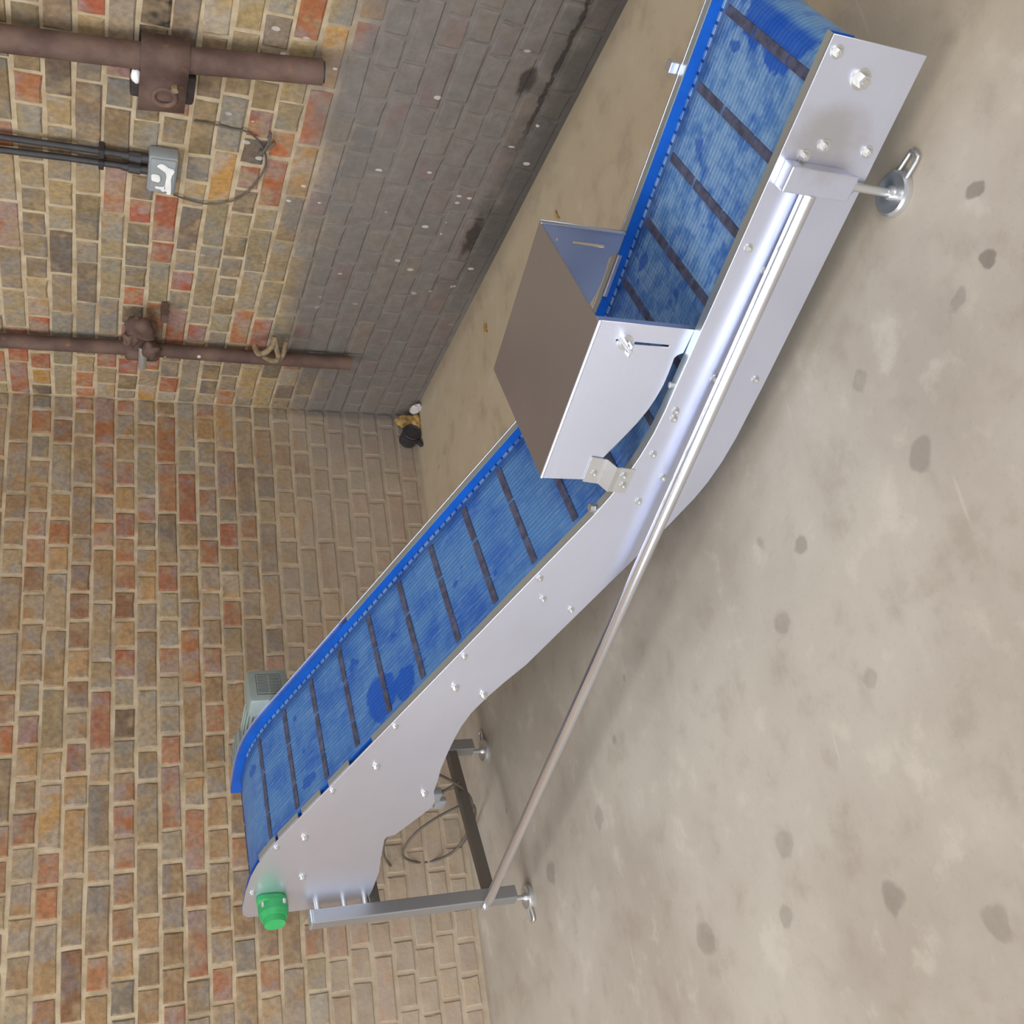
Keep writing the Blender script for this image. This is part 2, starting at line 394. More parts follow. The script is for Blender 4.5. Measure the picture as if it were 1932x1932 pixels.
PAL_B = [(rgb(140, 128, 100), 22), (rgb(120, 106, 80), 16), (rgb(156, 92, 58), 11), (rgb(150, 82, 62), 9), (rgb(166, 126, 66), 6), (rgb(128, 122, 110), 14),
         (rgb(110, 98, 84), 10), (rgb(160, 140, 100), 8), (rgb(92, 84, 76), 4)]
TAN = rgb(146, 119, 93)
def pick(pal):
    t = random.uniform(0, sum(p[1] for p in pal))
    for c, wgt in pal:
        t -= wgt
        if t <= 0: break
    f = random.uniform(0.90, 1.14); k = random.uniform(0.22, 0.60) if pal is PAL_A else random.uniform(0.05, 0.45)
    return tuple(min(1, (x*(1-k)+t_*k)*f) for x, t_ in zip(c, TAN))
def lay(wall, along_x, length, pal):
    """walk each course from the corner outwards; the largest bricks in view become objects, the rest one mesh"""
    rows = []; k = -1; ncourse = int((WALLH-Z0)/COURSE)
    for k in range(ncourse):
        z = Z0 + k*COURSE + COURSE/2
        pos = -0.004 - (JOINT + (LEN['q'] if k % 2 else 0.0)); 
        if k % 2:
            rows.append((z, 0.004 + LEN['q']/2, 'q'))
        t = 0.004 + (LEN['q'] + JOINT if k % 2 else 0.0)
        head_course = (k % 4 == 3)
        while t < length:
            kind = 'h' if (head_course or random.random() < (0.60 if along_x else 0.50)) else 's'
            L = LEN[kind]; rows.append((z, t + L/2, kind)); t += L + JOINT + random.uniform(-0.002, 0.003)
    items = []
    for z, t, kind in rows:
        L = LEN[kind]
        ps = []
        for dt, dz in ((-L/2, -HB/2), (L/2, -HB/2), (L/2, HB/2), (-L/2, HB/2)):
            ps.append(project((-(t+dt), 0, z+dz)) if along_x else project((0, -(t+dt), z+dz)))
        ar = 0.0
        if all(ps) and max(p[0] for p in ps) > 0 and min(p[0] for p in ps) < 1932 and max(p[1] for p in ps) > 0 and min(p[1] for p in ps) < 1932:
            q = [(min(max(p[0], 0), 1932), min(max(p[1], 0), 1932)) for p in ps]
            ar = abs(sum(q[i][0]*q[(i+1) % 4][1] - q[(i+1) % 4][0]*q[i][1] for i in range(4)))/2
        items.append((ar, z, t, kind))
    items.sort(key=lambda i: -i[0])
    rest = bmesh.new(); lay_ = rest.loops.layers.float_color.new('tint')
    for n, (ar, z, t, kind) in enumerate(items):
        me = random.choice(BR[kind]); c = pick(pal)
        if not along_x and abs(t - 1.915) < 0.075 and abs(z - 1.275) < 0.05: c = rgb(58, 48, 44)  # near-black tint stands for the shaded, sooty hollow of a missing brick
        dep = random.uniform(-0.0030, 0.0004); tilt = random.uniform(-0.012, 0.012)
        Mx = Matrix.Translation((-t, dep, z + random.uniform(-0.0015, 0.0015))) @ Matrix.Rotation(tilt, 4, 'Y') @ Matrix.Rotation(random.uniform(-0.02, 0.02), 4, 'X') @ Matrix.Diagonal((random.uniform(0.985, 1.03), 1, random.uniform(0.96, 1.07), 1))
        if not along_x: Mx = Matrix.Rotation(-math.pi/2, 4, 'Z') @ Matrix.Translation((2*t, 0, 0)) @ Mx
        if n < 298 and ar > 0:
            o = bpy.data.objects.new('brick', me); COL.objects.link(o); o.parent = wall; o.matrix_local = Mx; o.color = (*c, 1)
        else:
            n0 = len(rest.verts); nf = len(rest.faces)
            rest.from_mesh(me); rest.verts.ensure_lookup_table(); rest.faces.ensure_lookup_table()
            for v in rest.verts[n0:]: v.co = Mx @ v.co
            for f in rest.faces[nf:]:
                for l in f.loops: l[lay_] = (*c, 1)
    me = bpy.data.meshes.new('outer_bricks'); rest.to_mesh(me); rest.free(); me.materials.append(M_BRICKS)
    o = bpy.data.objects.new('outer_bricks', me); COL.objects.link(o); o.parent = wall; o['kind'] = 'stuff'
lay(wall_back, True, 8.6, PAL_A)
lay(wall_right, False, 6.2, PAL_B)

# ------------------------------------------------------------------ the conveyor (local axes: s along, d across, z up)
conv = thing('belt_conveyor', 'stainless inclined conveyor with blue belt standing on the concrete floor', 'conveyor', (-2.214, -0.514, 0.0), math.atan2(-0.930, 0.367))
DN, DF = 0.042, 0.493                     # middle planes of the near and far side plates
INC, ICPT = 0.437, 1.086
def top(s):                               # top edge of the side plates
    if s > 2.02: return 0.272
    if s > 1.72:
        t = (2.02 - s)/0.30; return 0.272 + (ICPT - INC*1.72 - 0.272)*(t*t*0.95 + 0.05*t)
    if s > 0.46: return ICPT - INC*s
    if s > 0.20:
        t = (0.46 - s)/0.26; return (ICPT - INC*0.46) + INC*0.26*t - 0.5*INC*0.26*t*t
    return ICPT - INC*0.46 + 0.5*INC*0.26 + 0.0*s
TOPS = [2.80, 2.6, 2.4, 2.2, 2.02, 1.96, 1.90, 1.84, 1.78, 1.72, 1.5, 1.2, 0.9, 0.7, 0.46, 0.40, 0.34, 0.28, 0.20, 0.10]
outline = [(s, top(s)) for s in TOPS] + [(0.065, top(0.1)-0.006), (0.045, top(0.1)-0.022), (0.045, 0.90), (0.052, 0.62), (0.054, 0.585), (0.064, 0.562), (0.085, 0.550), (0.12, 0.547), (0.23, 0.546), (0.31, 0.556),
           (0.415, 0.566), (0.43, 0.560), (0.436, 0.538), (0.515, 0.487), (0.567, 0.455), (0.60, 0.452), (0.648, 0.467), (0.70, 0.468), (0.76, 0.472), (0.835, 0.470), (0.90, 0.466), (0.952, 0.460), (1.01, 0.446),
           (1.07, 0.420), (1.13, 0.388), (1.20, 0.346), (1.45, 0.237), (1.70, 0.128), (1.78, 0.097), (1.83, 0.083), (1.89, 0.073), (1.96, 0.068), (2.10, 0.067), (2.80, 0.076)]
plate_n = sheet('side_plate', outline, [], 0.005, M_STEEL, conv, DN); plate_n['label'] = 'near side plate with the bolts and brace'
plate_f = sheet('side_plate', outline, [], 0.005, M_STEEL, conv, DF); plate_f['label'] = 'far side plate carrying the gear motor'
def strip(name, ss, d0, d1, zf, thick, mat, parent):
    """strip following the top edge; cross-section d0..d1 wide"""
    bm = bmesh.new(); prev = None
    for s in ss:
        z = zf(s); r = [bm.verts.new((s, d0, z)), bm.verts.new((s, d1, z)), bm.verts.new((s, d1, z-thick)), bm.verts.new((s, d0, z-thick))]
        if prev:
            for i in range(4): bm.faces.new((prev[i], prev[(i+1) % 4], r[(i+1) % 4], r[i]))
        else: bm.faces.new(r[::-1])
        prev = r
    bm.faces.new(prev)
    return from_bm(name, bm, mat, parent)
def dense(a, b, n): return [a + (b-a)*i/n for i in range(n+1)]
main = dense(2.80, 2.02, 4) + dense(1.96, 1.72, 5) + dense(1.5, 0.90, 3)
for dd, pl in ((1, plate_n), (-1, plate_f)):
    e = DN if dd > 0 else DF
    a, b = sorted((e + dd*0.0026, e + dd*0.021))
    f = strip('top_flange', main, a, b, top, 0.003, M_FLANGE, pl); f['label'] = 'folded top edge of the side plate'
    if dd > 0:
        for u, v in ((0.80, 0.71), (0.67, 0.585), (0.565, 0.47), (0.455, 0.36)):
            strip('flange_tab', dense(u, v, 3), a, b, lambda s: top(s)+0.002, 0.003, M_FLANGE, pl)
    a, b = sorted((e + dd*0.0165, e + dd*0.0225))
    ws = strip('wear_strip', dense(2.80, 2.02, 3) + dense(1.96, 1.72, 5) + dense(1.5, 0.46, 4) + dense(0.42, 0.06, 8), a, b, lambda s: top(s)-0.0035, 0.050, M_BLUE, conv)
    ws['label'] = 'blue plastic strip lining the side plate'
    if dd < 0:
        a, b = sorted((e + dd*0.0026, e + dd*0.0165))
        strip('head_liner', dense(0.86, 0.46, 5) + dense(0.42, 0.06, 8), a, b, lambda s: top(s)-0.004, 0.045, M_BLUE, conv)
# belt loop
BD0, BD1 = 0.067, 0.468
def belt_top(s): return top(s) - 0.028
pathc = [(s, belt_top(s)) for s in dense(2.716, 2.02, 24) + dense(1.99, 1.72, 9) + dense(1.69, 0.46, 42) + dense(0.43, 0.19, 8)]
hz = belt_top(0.19)
pathc += [(0.135 - 0.068*math.sin(t)*1.0, hz - 0.068 + 0.068*math.cos(t)) for t in dense(0.05, math.pi, 10)]
pathc += [(s, belt_top(s) - 0.135) for s in dense(0.25, 1.72, 12)] + [(1.86, 0.135), (2.0, 0.112)]
tz = belt_top(2.716)
pathc += [(2.716 + 0.066*math.sin(t), tz - 0.066 - 0.066*math.cos(t)) for t in dense(0.0, math.pi*0.97, 10)]
bm = bmesh.new(); rings = []
ND = 8
for s, z in pathc:
    rings.append([bm.verts.new((s, BD0 + (BD1-BD0)*j/ND, z)) for j in range(ND+1)])
n = len(rings)
for i in range(n):
    a, b = rings[i], rings[(i+1) % n]
    for j in range(ND): bm.faces.new((a[j], a[j+1], b[j+1], b[j]))
belt = from_bm('belt', bm, M_BELT, conv, smooth=60); belt['label'] = 'blue modular belt running up the incline'
so = belt.modifiers.new('thick', 'SOLIDIFY'); so.thickness = 0.008; so.offset = -1 
# serrated chain edge along the far margin: link ends of every module row
lk = bpy.data.meshes.new('belt_link'); bm = bmesh.new(); bm_box(bm, (-0.0095, -0.006, -0.006), (0.0095, 0.002, 0.0012), 0.0012); bm.to_mesh(lk); bm.free(); lk.materials.append(M_BELT)
arc = [0.0]
for i in range(1, 84): arc.append(arc[-1] + math.hypot(pathc[i][0]-pathc[i-1][0], pathc[i][1]-pathc[i-1][1]))
def at(t):
    for i in range(1, len(arc)):
        if arc[i] >= t:
            f = (t-arc[i-1])/(arc[i]-arc[i-1]); p, q = pathc[i-1], pathc[i]
            return p[0]+(q[0]-p[0])*f, p[1]+(q[1]-p[1])*f, math.atan2(q[1]-p[1], q[0]-p[0])
    return None
bm = bmesh.new()
t = 0.0
while at(t):
    s, z, a = at(t)
    for dd in (BD0+0.003, BD1-0.001):
        n0 = len(bm.verts); bm.from_mesh(lk); bm.verts.ensure_lookup_table()
        Mx = Matrix.Translation((s, dd, z+0.001)) @ Matrix.Rotation(-(a+math.pi), 4, 'Y')
        for v in bm.verts[n0:]: v.co = Mx @ v.co
    t += 0.0254
le = from_bm('belt_edge_links', bm, M_BELT, belt); le['kind'] = 'stuff'
# friction strips every 152 mm, three pieces each
def cleat_mesh(width):
    bm = bmesh.new(); bm_box(bm, (-0.0095, -width/2, -0.002), (0.0095, width/2, 0.0028), 0.0012)
    me = bpy.data.meshes.new('friction_strip'); bm.to_mesh(me); bm.free(); me.materials.append(M_CLEAT); return me
CP = [(0.323, 0.443), (0.182, 0.314), (0.100, 0.177)]
CM = [cleat_mesh(b-a) for a, b in CP]
t = 0.004
while at(t):
    s, z, a = at(t)
    for (u, v), me in zip(CP, CM):
        o = link('friction_strip', me, None, belt); o.location = (s, (u+v)/2, z); o.rotation_euler = (0, -(a+math.pi), 0)
    t += 0.1535
for tt in (0.45, 1.15):                                     # the last strips, rolling over the head drum
    s = 0.135 - 0.069*math.sin(tt); z = hz - 0.068 + 0.069*math.cos(tt)
    for (u, v), me in zip(CP, CM):
        o = link('friction_strip', me, None, belt); o.location = (s, (u+v)/2, z); o.rotation_euler = (0, -tt, 0)
# rollers
bm = bmesh.new(); bm_cyl(bm, (0.135, DN+0.003, hz-0.070), (0.135, DF-0.003, hz-0.070), 0.058, n=24)
from_bm('head_drum', bm, M_BLACK, conv, 40)
bm = bmesh.new(); bm_cyl(bm, (2.716, DN+0.003, tz-0.068), (2.716, DF-0.003, tz-0.068), 0.055, n=24)
from_bm('tail_roller', bm, M_BLACK, conv, 40)
# cross members tying the plates under the belt
for s, z in ((2.35, 0.10), (1.45, 0.27), (0.75, 0.55)):
    bm = bmesh.new(); bm_box(bm, (s-0.02, DN+0.003, z-0.02), (s+0.02, DF-0.003, z+0.02), 0.003); from_bm('cross_member', bm, M_DARKBAR, conv)

# bolts: head and washer, outward face towards -d
def bolt_mesh(r, h, wr):
    bm = bmesh.new(); bm_cyl(bm, (0, 0, 0), (0, -0.0018, 0), wr, n=18); bm_cyl(bm, (0, -0.0018, 0), (0, -h, 0), r, r*0.93, n=6)
    bm_cyl(bm, (0, -h, 0), (0, -h-0.003, 0), r*0.55, r*0.45, n=10)
    me = bpy.data.meshes.new('bolt'); bm.to_mesh(me); bm.free(); me.materials.append(M_BOLT); shade(me, 30); return me
B_S, B_M, B_L = bolt_mesh(0.0062, 0.0075, 0.009), bolt_mesh(0.0078, 0.010, 0.012), bolt_mesh(0.013, 0.016, 0.019)
face = DN - 0.0026
for s, z, me in [(2.775, 0.252, B_M), (2.741, 0.183, B_L), (2.62, 0.194, B_M), (2.623, 0.099, B_M), (2.408, 0.251, B_S), (2.366, 0.193, B_S), (2.11, 0.189, B_M), (2.117, 0.093, B_S), (2.023, 0.248, B_S),
                 (2.003, 0.244, B_S), (1.904, 0.255, B_S), (1.767, 0.238, B_S), (1.517, 0.405, B_S), (1.446, 0.375, B_S), (1.406, 0.287, B_S), (1.241, 0.524, B_S), (1.119, 0.518, B_M), (1.083, 0.431, B_M),
                 (0.968, 0.645, B_S), (0.794, 0.662, B_M), (0.695, 0.765, B_S), (0.643, 0.493, B_M), (0.47, 0.808, B_M), (0.43, 0.882, B_S), (0.252, 0.783, B_M), (0.19, 0.922, B_S), (1.84, 0.205, B_S)]:
    link('bolt', me, None, plate_n, (s, face, z))
for s in (2.78, 2.40, 2.0, 1.5, 1.1, 0.7):
    o = link('bolt', B_S, None, plate_f, (s, DF+0.0026, top(s)-0.03)); o.rotation_euler = (0, 0, math.pi)

# infeed brackets, levelling feet, braces
def bracket(sign, dface):
    bm = bmesh.new(); y0 = dface; y1 = dface + sign*0.030
    bm_box(bm, (2.536, min(y0, y1), 0.112), (2.586, max(y0, y1), 0.258), 0.003)
    for v in bm.verts:                                      # back corner tapers at the foot
        if v.co.z < 0.13 and abs(v.co.y - y0) < 0.006: v.co.z += 0.02
    return from_bm('foot_bracket', bm, M_STEEL, conv)
bracket(-1, face).__setitem__('label', 'folded box bracket on the near infeed end')
bracket(1, DF+0.0026).__setitem__('label', 'folded box bracket on the far infeed end')
bm = bmesh.new(); bm_box(bm, (2.555, DF+0.006, 0.258), (2.578, DF+0.030, 0.292), 0.002); from_bm('bracket_lug', bm, M_STEEL, conv)
link('bolt', B_M, None, plate_n, (2.596, face, 0.225))
def foot(s, d, ztop, ang=0.0):
    bm = bmesh.new(); N = 28
    prof = [(0.0, 0.0), (0.043, 0.0), (0.044, 0.004), (0.043, 0.013), (0.038, 0.0165), (0.033, 0.0155), (0.028, 0.013), (0.014, 0.014), (0.012, 0.024), (0.0, 0.026)]
    rg = [[bm.verts.new((r*math.cos(2*math.pi*i/N), r*math.sin(2*math.pi*i/N), z)) for i in range(N)] if r > 0 else [bm.verts.new((0, 0, z))] for r, z in prof]
    for a, b in zip(rg, rg[1:]):
        for i in range(N):
            va = [a[i % len(a)], a[(i+1) % len(a)]] if len(a) > 1 else [a[0]]
            vb = [b[(i+1) % len(b)], b[i % len(b)]] if len(b) > 1 else [b[0]]
            bm.faces.new(va + vb)
    f = from_bm('foot', bm, M_ZINC, conv, 40, (s, d, 0.0)); f.rotation_euler = (0, 0, ang)
    bm = bmesh.new()                                        # bolt-down lug: a bar bent into an open loop
    bm_tube(bm, [(0.034, -0.014, 0.011), (0.070, -0.013, 0.007), (0.078, -0.012, 0.0075), (0.080, 0.0, 0.0075), (0.078, 0.012, 0.0075), (0.070, 0.013, 0.007), (0.034, 0.014, 0.011)], 0.0045, 8)
    from_bm('lug', bm, M_ZINC, f, 60)
    bm = bmesh.new(); bm_cyl(bm, (0, 0, 0.018), (0, 0, ztop), 0.0085, n=14)
    bm_cyl(bm, (0, 0, ztop-0.014), (0, 0, ztop-0.002), 0.015, n=6)
    from_bm('stem', bm, M_ZINC, f, 40)
    return f
foot(2.561, 0.027, 0.118, 0.0)
foot(2.561, DF+0.018, 0.118, 0.0)
LS, LD0, LD1 = 0.070, -0.006, 0.582
foot(0.040, LD0, 0.075, math.radians(-100))
foot(0.040, LD1, 0.075, math.radians(80))
# legs at the raised end
for d in (LD0, LD1):
    bm = bmesh.new(); bm_box(bm, (LS-0.022, d-0.022, 0.062), (LS+0.022, d+0.022, 0.735), 0.003)
    lg = from_bm('leg', bm, M_LEG, conv)
    bm = bmesh.new(); bm_box(bm, (LS-0.0225, d-0.0225, 0.733), (LS+0.0225, d+0.0225, 0.742), 0.003); from_bm('end_cap', bm, M_FLANGE, lg)
    for z in (0.715, 0.632, 0.565):
        a, b = (d+0.022, DN) if d < 0.3 else (DF, d-0.022)
        bm = bmesh.new(); bm_cyl(bm, (LS+0.010, a-0.004, z), (LS+0.010, b+0.001, z), 0.0095, n=14); from_bm('spacer_bolt', bm, M_BOLT, lg, 40)
for z, m in ((0.150, M_DARKBAR), (0.535, M_DARKBAR)):
    bm = bmesh.new(); bm_box(bm, (LS-0.016, LD0+0.022, z-0.018), (LS+0.016, LD1-0.022, z+0.018), 0.002); from_bm('leg_crossbar', bm, m, conv)
for d, e in ((0.0215, LD0-0.026), (DF+0.019, LD1+0.026)):
    bm = bmesh.new()
    d0 = d; p0 = Vector((2.537, d0, 0.192)); p1 = Vector((0.11, e, 0.170)); p2 = Vector((0.062, e, 0.1685))
    r = 0.0155
    bm_tube(bm, [p0, p0.lerp(p1, 0.25), p0.lerp(p1, 0.5), p0.lerp(p1, 0.75), p1], r, 20)
    b = from_bm('brace_tube', bm, M_TUBE, conv, 50); b['label'] = 'long polished round brace tube'
    bm = bmesh.new(); bm_box(bm, (0.045, e-0.003, 0.156), (0.115, e+0.003, 0.184), 0.0015); from_bm('flattened_end', bm, M_TUBE, b)
    bm = bmesh.new(); s_ = -1 if d < 0.3 else 1; bm_cyl(bm, (0.066, e, 0.170), (0.066, e + s_*0.012, 0.170), 0.009, n=6); from_bm('bolt', bm, M_BOLT, b, 30)

# hood over the belt (near and far cheeks, lid)
H0, H1, HZ = 1.806, 2.208, 0.484
def cheek(d, label):
    out = [(H1, HZ), (H1, 0.2725), (2.152, 0.2745), (2.146, 0.285), (2.138, 0.290), (2.10, 0.288), (2.069, 0.288), (2.035, 0.292), (2.003, 0.299), (1.968, 0.311), (1.938, 0.324), (1.90, 0.342), (1.859, 0.362), (1.83, 0.372), (H0, 0.378), (H0, HZ)]
    hole = [(2.168, 0.393), (2.161, 0.393), (2.161, 0.312), (2.168, 0.312)]
    h2 = [(2.1675 + 0.0035*math.cos(a), 0.4325 + 0.0035*math.sin(a)) for a in dense(0, 2*math.pi*7/8, 7)]
    p = sheet('hood_cheek', out, [hole, h2], 0.003, M_STEEL, conv, d, 0.0006); p['label'] = label
    return p
ck_n = cheek(0.0645, 'near cheek of the hood with slot and wing nut')
ck_f = cheek(0.4695, 'far cheek of the hood with slot')
bm = bmesh.new(); bm_box(bm, (H0, 0.0632, HZ-0.0015), (H1-0.004, 0.471, HZ+0.0015), 0.0008)
lid = from_bm('hood_lid', bm, M_LID, conv); lid['label'] = 'dull grey flat lid of the hood'
bm = bmesh.new(); bm_tube(bm, [(H0, 0.0655, HZ-0.001), (H1, 0.0655, HZ-0.001)], 0.0042, 12); from_bm('folded_edge', bm, M_STEEL, ck_n, 50)
for d0, d1, ck in ((0.066, 0.080, ck_n), (0.456, 0.468, ck_f)):
    bm = bmesh.new(); bm_box(bm, (H1-0.003, d0, 0.276), (H1, d1, HZ+0.003), 0.0008); from_bm('edge_flange', bm, M_STEEL, ck)
# small rib on the inside of the far cheek
bm = bmesh.new(); bm_box(bm, (2.04, 0.462, 0.262), (2.15, 0.468, 0.272), 0.001); from_bm('cheek_rib', bm, M_STEEL, ck_f)
# wing nut
bm = bmesh.new(); bm_cyl(bm, (2.164, 0.063, 0.413), (2.164, 0.0605, 0.413), 0.017, n=20); wn = from_bm('washer', bm, M_ZINC, ck_n, 40)
bm = bmesh.new(); bm_cyl(bm, (2.164, 0.0605, 0.413), (2.164, 0.046, 0.413), 0.0065, n=10)
bm_box(bm, (2.156, 0.036, 0.4105), (2.172, 0.050, 0.4155), 0.001)
bm_box(bm, (2.150, 0.030, 0.4105), (2.160, 0.048, 0.4155), 0.001); bm_box(bm, (2.168, 0.030, 0.4105), (2.178, 0.048, 0.4155), 0.001)
bm_cyl(bm, (2.164, 0.048, 0.413), (2.164, 0.026, 0.413), 0.0035, n=8)
from_bm('wing_nut', bm, M_ZINC, ck_n, 30)
# bent tab holding the hood to the side plate
bm = bmesh.new()
prof = [(0.0605, 0.385), (0.0605, 0.345), (0.036, 0.330), (0.0385, 0.318), (0.0385, 0.283)]
wv = []
def tp(s, d, z): return bm.verts.new((s, d, z))
L0, L1 = 1.803, 1.872
for d, z in prof: wv.append((tp(L0 - (0.385-z)*0.12, d, z), tp(L1 - (0.385-z)*0.12, d, z)))
for a, b in zip(wv, wv[1:]): bm.faces.new((a[0], a[1], b[1], b[0]))
tb = from_bm('hood_tab', bm, M_ZINC, conv); md = tb.modifiers.new('t', 'SOLIDIFY'); md.thickness = 0.003; md.offset = 0
tb['label'] = 'bent steel tab fixing the hood to the side plate'
for s, d, z in ((1.828, 0.0595, 0.365), (1.815, 0.037, 0.297), (1.842, 0.037, 0.305)): link('bolt', B_S, None, tb, (s, d, z))
bm = bmesh.new(); bm_cyl(bm, (1.73, 0.055, top(1.73)+0.001), (1.73, 0.055, top(1.73)+0.014), 0.010, n=6); from_bm('flange_bolt', bm, M_BOLT, plate_n, 30)
bm = bmesh.new(); bm_cyl(bm, (2.078, 0.054, 0.272), (2.078, 0.054, 0.280), 0.007, n=6); from_bm('flange_bolt', bm, M_BOLT, plate_n, 30)

# green flange bearing on the head shaft
GS, GZ = 0.135, 0.858
out = []
for a in dense(0, 2*math.pi*35/36, 35):
    r = 0.040 + 0.016*max(0, math.cos(2*(a - math.radians(50))))**2
    out.append((GS + r*math.cos(a), GZ + r*math.sin(a)))
gb = sheet('bearing_flange', out, [], 0.020, M_GREEN, conv, DN-0.013, 0.003); gb['label'] = 'green plastic flange bearing at the near head shaft'
bm = bmesh.new()
for (y0, r0), (y1, r1) in (((-0.002, 0.045), (-0.030, 0.044)), ((-0.030, 0.044), (-0.046, 0.038)), ((-0.046, 0.034), (-0.064, 0.031))):
    bm_cyl(bm, (GS, DN-0.018+y0, GZ), (GS, DN-0.018+y1, GZ), r0, r1, 28)
from_bm('bearing_cap', bm, M_GREEN, gb, 40)
for a in (50, 140, 230, 320):
    r = 0.044; p = Vector((GS + r*math.cos(math.radians(a)), DN-0.023, GZ + r*math.sin(math.radians(a))))
    bm = bmesh.new(); bm_cyl(bm, p, p + Vector((0, -0.014, 0)), 0.0075, 0.006, 10); from_bm('bearing_bolt', bm, M_BOLT, gb, 40)

# gear motor on the far side
D0 = DF + 0.004
bm = bmesh.new(); bm_box(bm, (0.06, D0, 0.800), (0.235, D0+0.115, 0.925), 0.018)
gm = from_bm('gearbox', bm, M_MOTOR, conv, 40); gm['label'] = 'grey gearbox of the drive motor'
for k in range(4):
    bm = bmesh.new(); bm_box(bm, (0.075+0.04*k, D0+0.01, 0.918), (0.082+0.04*k, D0+0.105, 0.932), 0.002); from_bm('gearbox_rib', bm, M_MOTOR, gm)
bm = bmesh.new(); bm_cyl(bm, (0.235, D0+0.06, 0.862), (0.285, D0+0.06, 0.862), 0.052, 0.058, 24); from_bm('motor_neck', bm, M_MOTOR, gm, 40)
bm = bmesh.new(); bm_cyl(bm, (0.28, D0+0.06, 0.862), (0.43, D0+0.06, 0.862), 0.055, n=28)
for a in range(0, 360, 15):
    c, s_ = math.cos(math.radians(a)), math.sin(math.radians(a))
    p = Vector((0, D0+0.06 + 0.058*c, 0.862 + 0.058*s_))
    bm_tube(bm, [(0.285, p.y, p.z), (0.425, p.y, p.z)], 0.0032, 6)
mb = from_bm('motor_body', bm, M_MOTOR, conv, 40)
bm = bmesh.new(); bm_box(bm, (0.425, D0-0.002, 0.797), (0.515, D0+0.124, 0.925), 0.020); cw = from_bm('fan_cowl', bm, M_MOTOR, conv, 40)
bm = bmesh.new(); bm_box(bm, (0.508, D0+0.020, 0.822), (0.5162, D0+0.102, 0.900), 0.003); from_bm('grille_recess', bm, M_GRILL, cw)
bm = bmesh.new()
for k in range(13):
    y = D0 + 0.026 + 0.0058*k; bm_tube(bm, [(0.5172, y, 0.826), (0.5172, y, 0.896)], 0.0013, 5)
for z in (0.826, 0.861, 0.896): bm_tube(bm, [(0.5172, D0+0.024, z), (0.5172, D0+0.098, z)], 0.0014, 5)
from_bm('fan_grille', bm, M_MOTOR, cw, 60)
bm = bmesh.new(); bm_box(bm, (0.445, D0+0.02, 0.770), (0.505, D0+0.09, 0.798), 0.006); from_bm('terminal_box', bm, M_BLACK, cw, 40)
# torque arm and lead hanging under the head
bm = bmesh.new(); bm_box(bm, (0.02, 0.40, 0.235), (0.055, 0.425, 0.265), 0.004); bm_box(bm, (-0.045, 0.405, 0.205), (0.03, 0.425, 0.245), 0.008)
bm.free()
cab = [(0.30, 0.42, 0.545), (0.27, 0.40, 0.40), (0.16, 0.40, 0.23), (0.05, 0.40, 0.12), (-0.10, 0.42, 0.06), (-0.26, 0.42, 0.04), (-0.36, 0.40, 0.09), (-0.40, 0.40, 0.19), (-0.33, 0.40, 0.28), (-0.20, 0.40, 0.27), (-0.10, 0.41, 0.19), (-0.05, 0.42, 0.08),
       (-0.20, 0.44, 0.02), (-0.38, 0.44, 0.03), (-0.48, 0.42, 0.12), (-0.46, 0.40, 0.26), (-0.30, 0.40, 0.36), (-0.12, 0.40, 0.36), (0.02, 0.40, 0.26), (0.10, 0.42, 0.16)]
bm = bmesh.new(); bm_tube(bm, spline(cab, 8), 0.0048, 8)
cb = from_bm('motor_lead', bm, M_WIRE, conv, 60); cb['label'] = 'loosely coiled motor cable under the head'
bm = bmesh.new(); bm_box(bm, (0.02, 0.385, 0.225), (0.085, 0.415, 0.262), 0.007); bm_box(bm, (-0.02, 0.39, 0.195), (0.03, 0.41, 0.235), 0.006)
pg = from_bm('lead_plug', bm, M_BOX, cb, 40); pg['label'] = 'pale grey plug on the coiled cable'

# ------------------------------------------------------------------ rusty pipes on the right wall
def wall_tube(pts, r, n=18): 
    b = bmesh.new(); bm_tube(b, pts, r, n); return b
p1 = thing('iron_pipe', 'thicker rusty iron pipe ending short above the floor, with square bracket', 'pipe', (-0.062, -1.905, 0.805), group='rusty pipes on the right wall')
PX, PY = -0.062, -1.905
def lp(x, y, z): return (x + 0.062, y + 1.905, z - 0.805)
bm = wall_tube([lp(-0.062, -1.905, 0.805), lp(-0.062, -1.878, 1.05), lp(-0.062, -1.855, 1.25), lp(-0.062, -1.832, 1.60), lp(-0.062, -1.805, 2.1)], 0.036, 22)
from_bm('pipe_shaft', bm, M_RUST, p1, 50)
bm = bmesh.new(); bm_cyl(bm, lp(-0.062, -1.9055, 0.800), lp(-0.062, -1.905, 0.806), 0.030, n=20); from_bm('pipe_mouth', bm, M_BLACK, p1)
bm = bmesh.new()                                            # bracket plate bent around the pipe
prof = [(-0.030, -1.912), (-0.080, -1.906), (-0.101, -1.890), (-0.106, -1.865), (-0.103, -1.835), (-0.098, -1.81), (-0.096, -1.76), (-0.094, -1.705)]
a0 = [bm.verts.new(lp(x, y, 1.165)) for x, y in prof]; a1 = [bm.verts.new(lp(x, y+0.012, 1.290)) for x, y in prof]
for i in range(len(prof)-1): bm.faces.new((a0[i], a0[i+1], a1[i+1], a1[i]))
br = from_bm('pipe_bracket', bm, M_RUST, p1, 40); md = br.modifiers.new('t', 'SOLIDIFY'); md.thickness = 0.006; md.offset = 0
bm = bmesh.new(); bm_box(bm, lp(-0.074, -1.815, 1.140), lp(-0.006, -1.715, 1.312), 0.010); from_bm('bracket_shadow_block', bm, M_SHADOW_IRON, p1)  # block behind the plate; its near-black colour also stands for shadow
bm = bmesh.new()
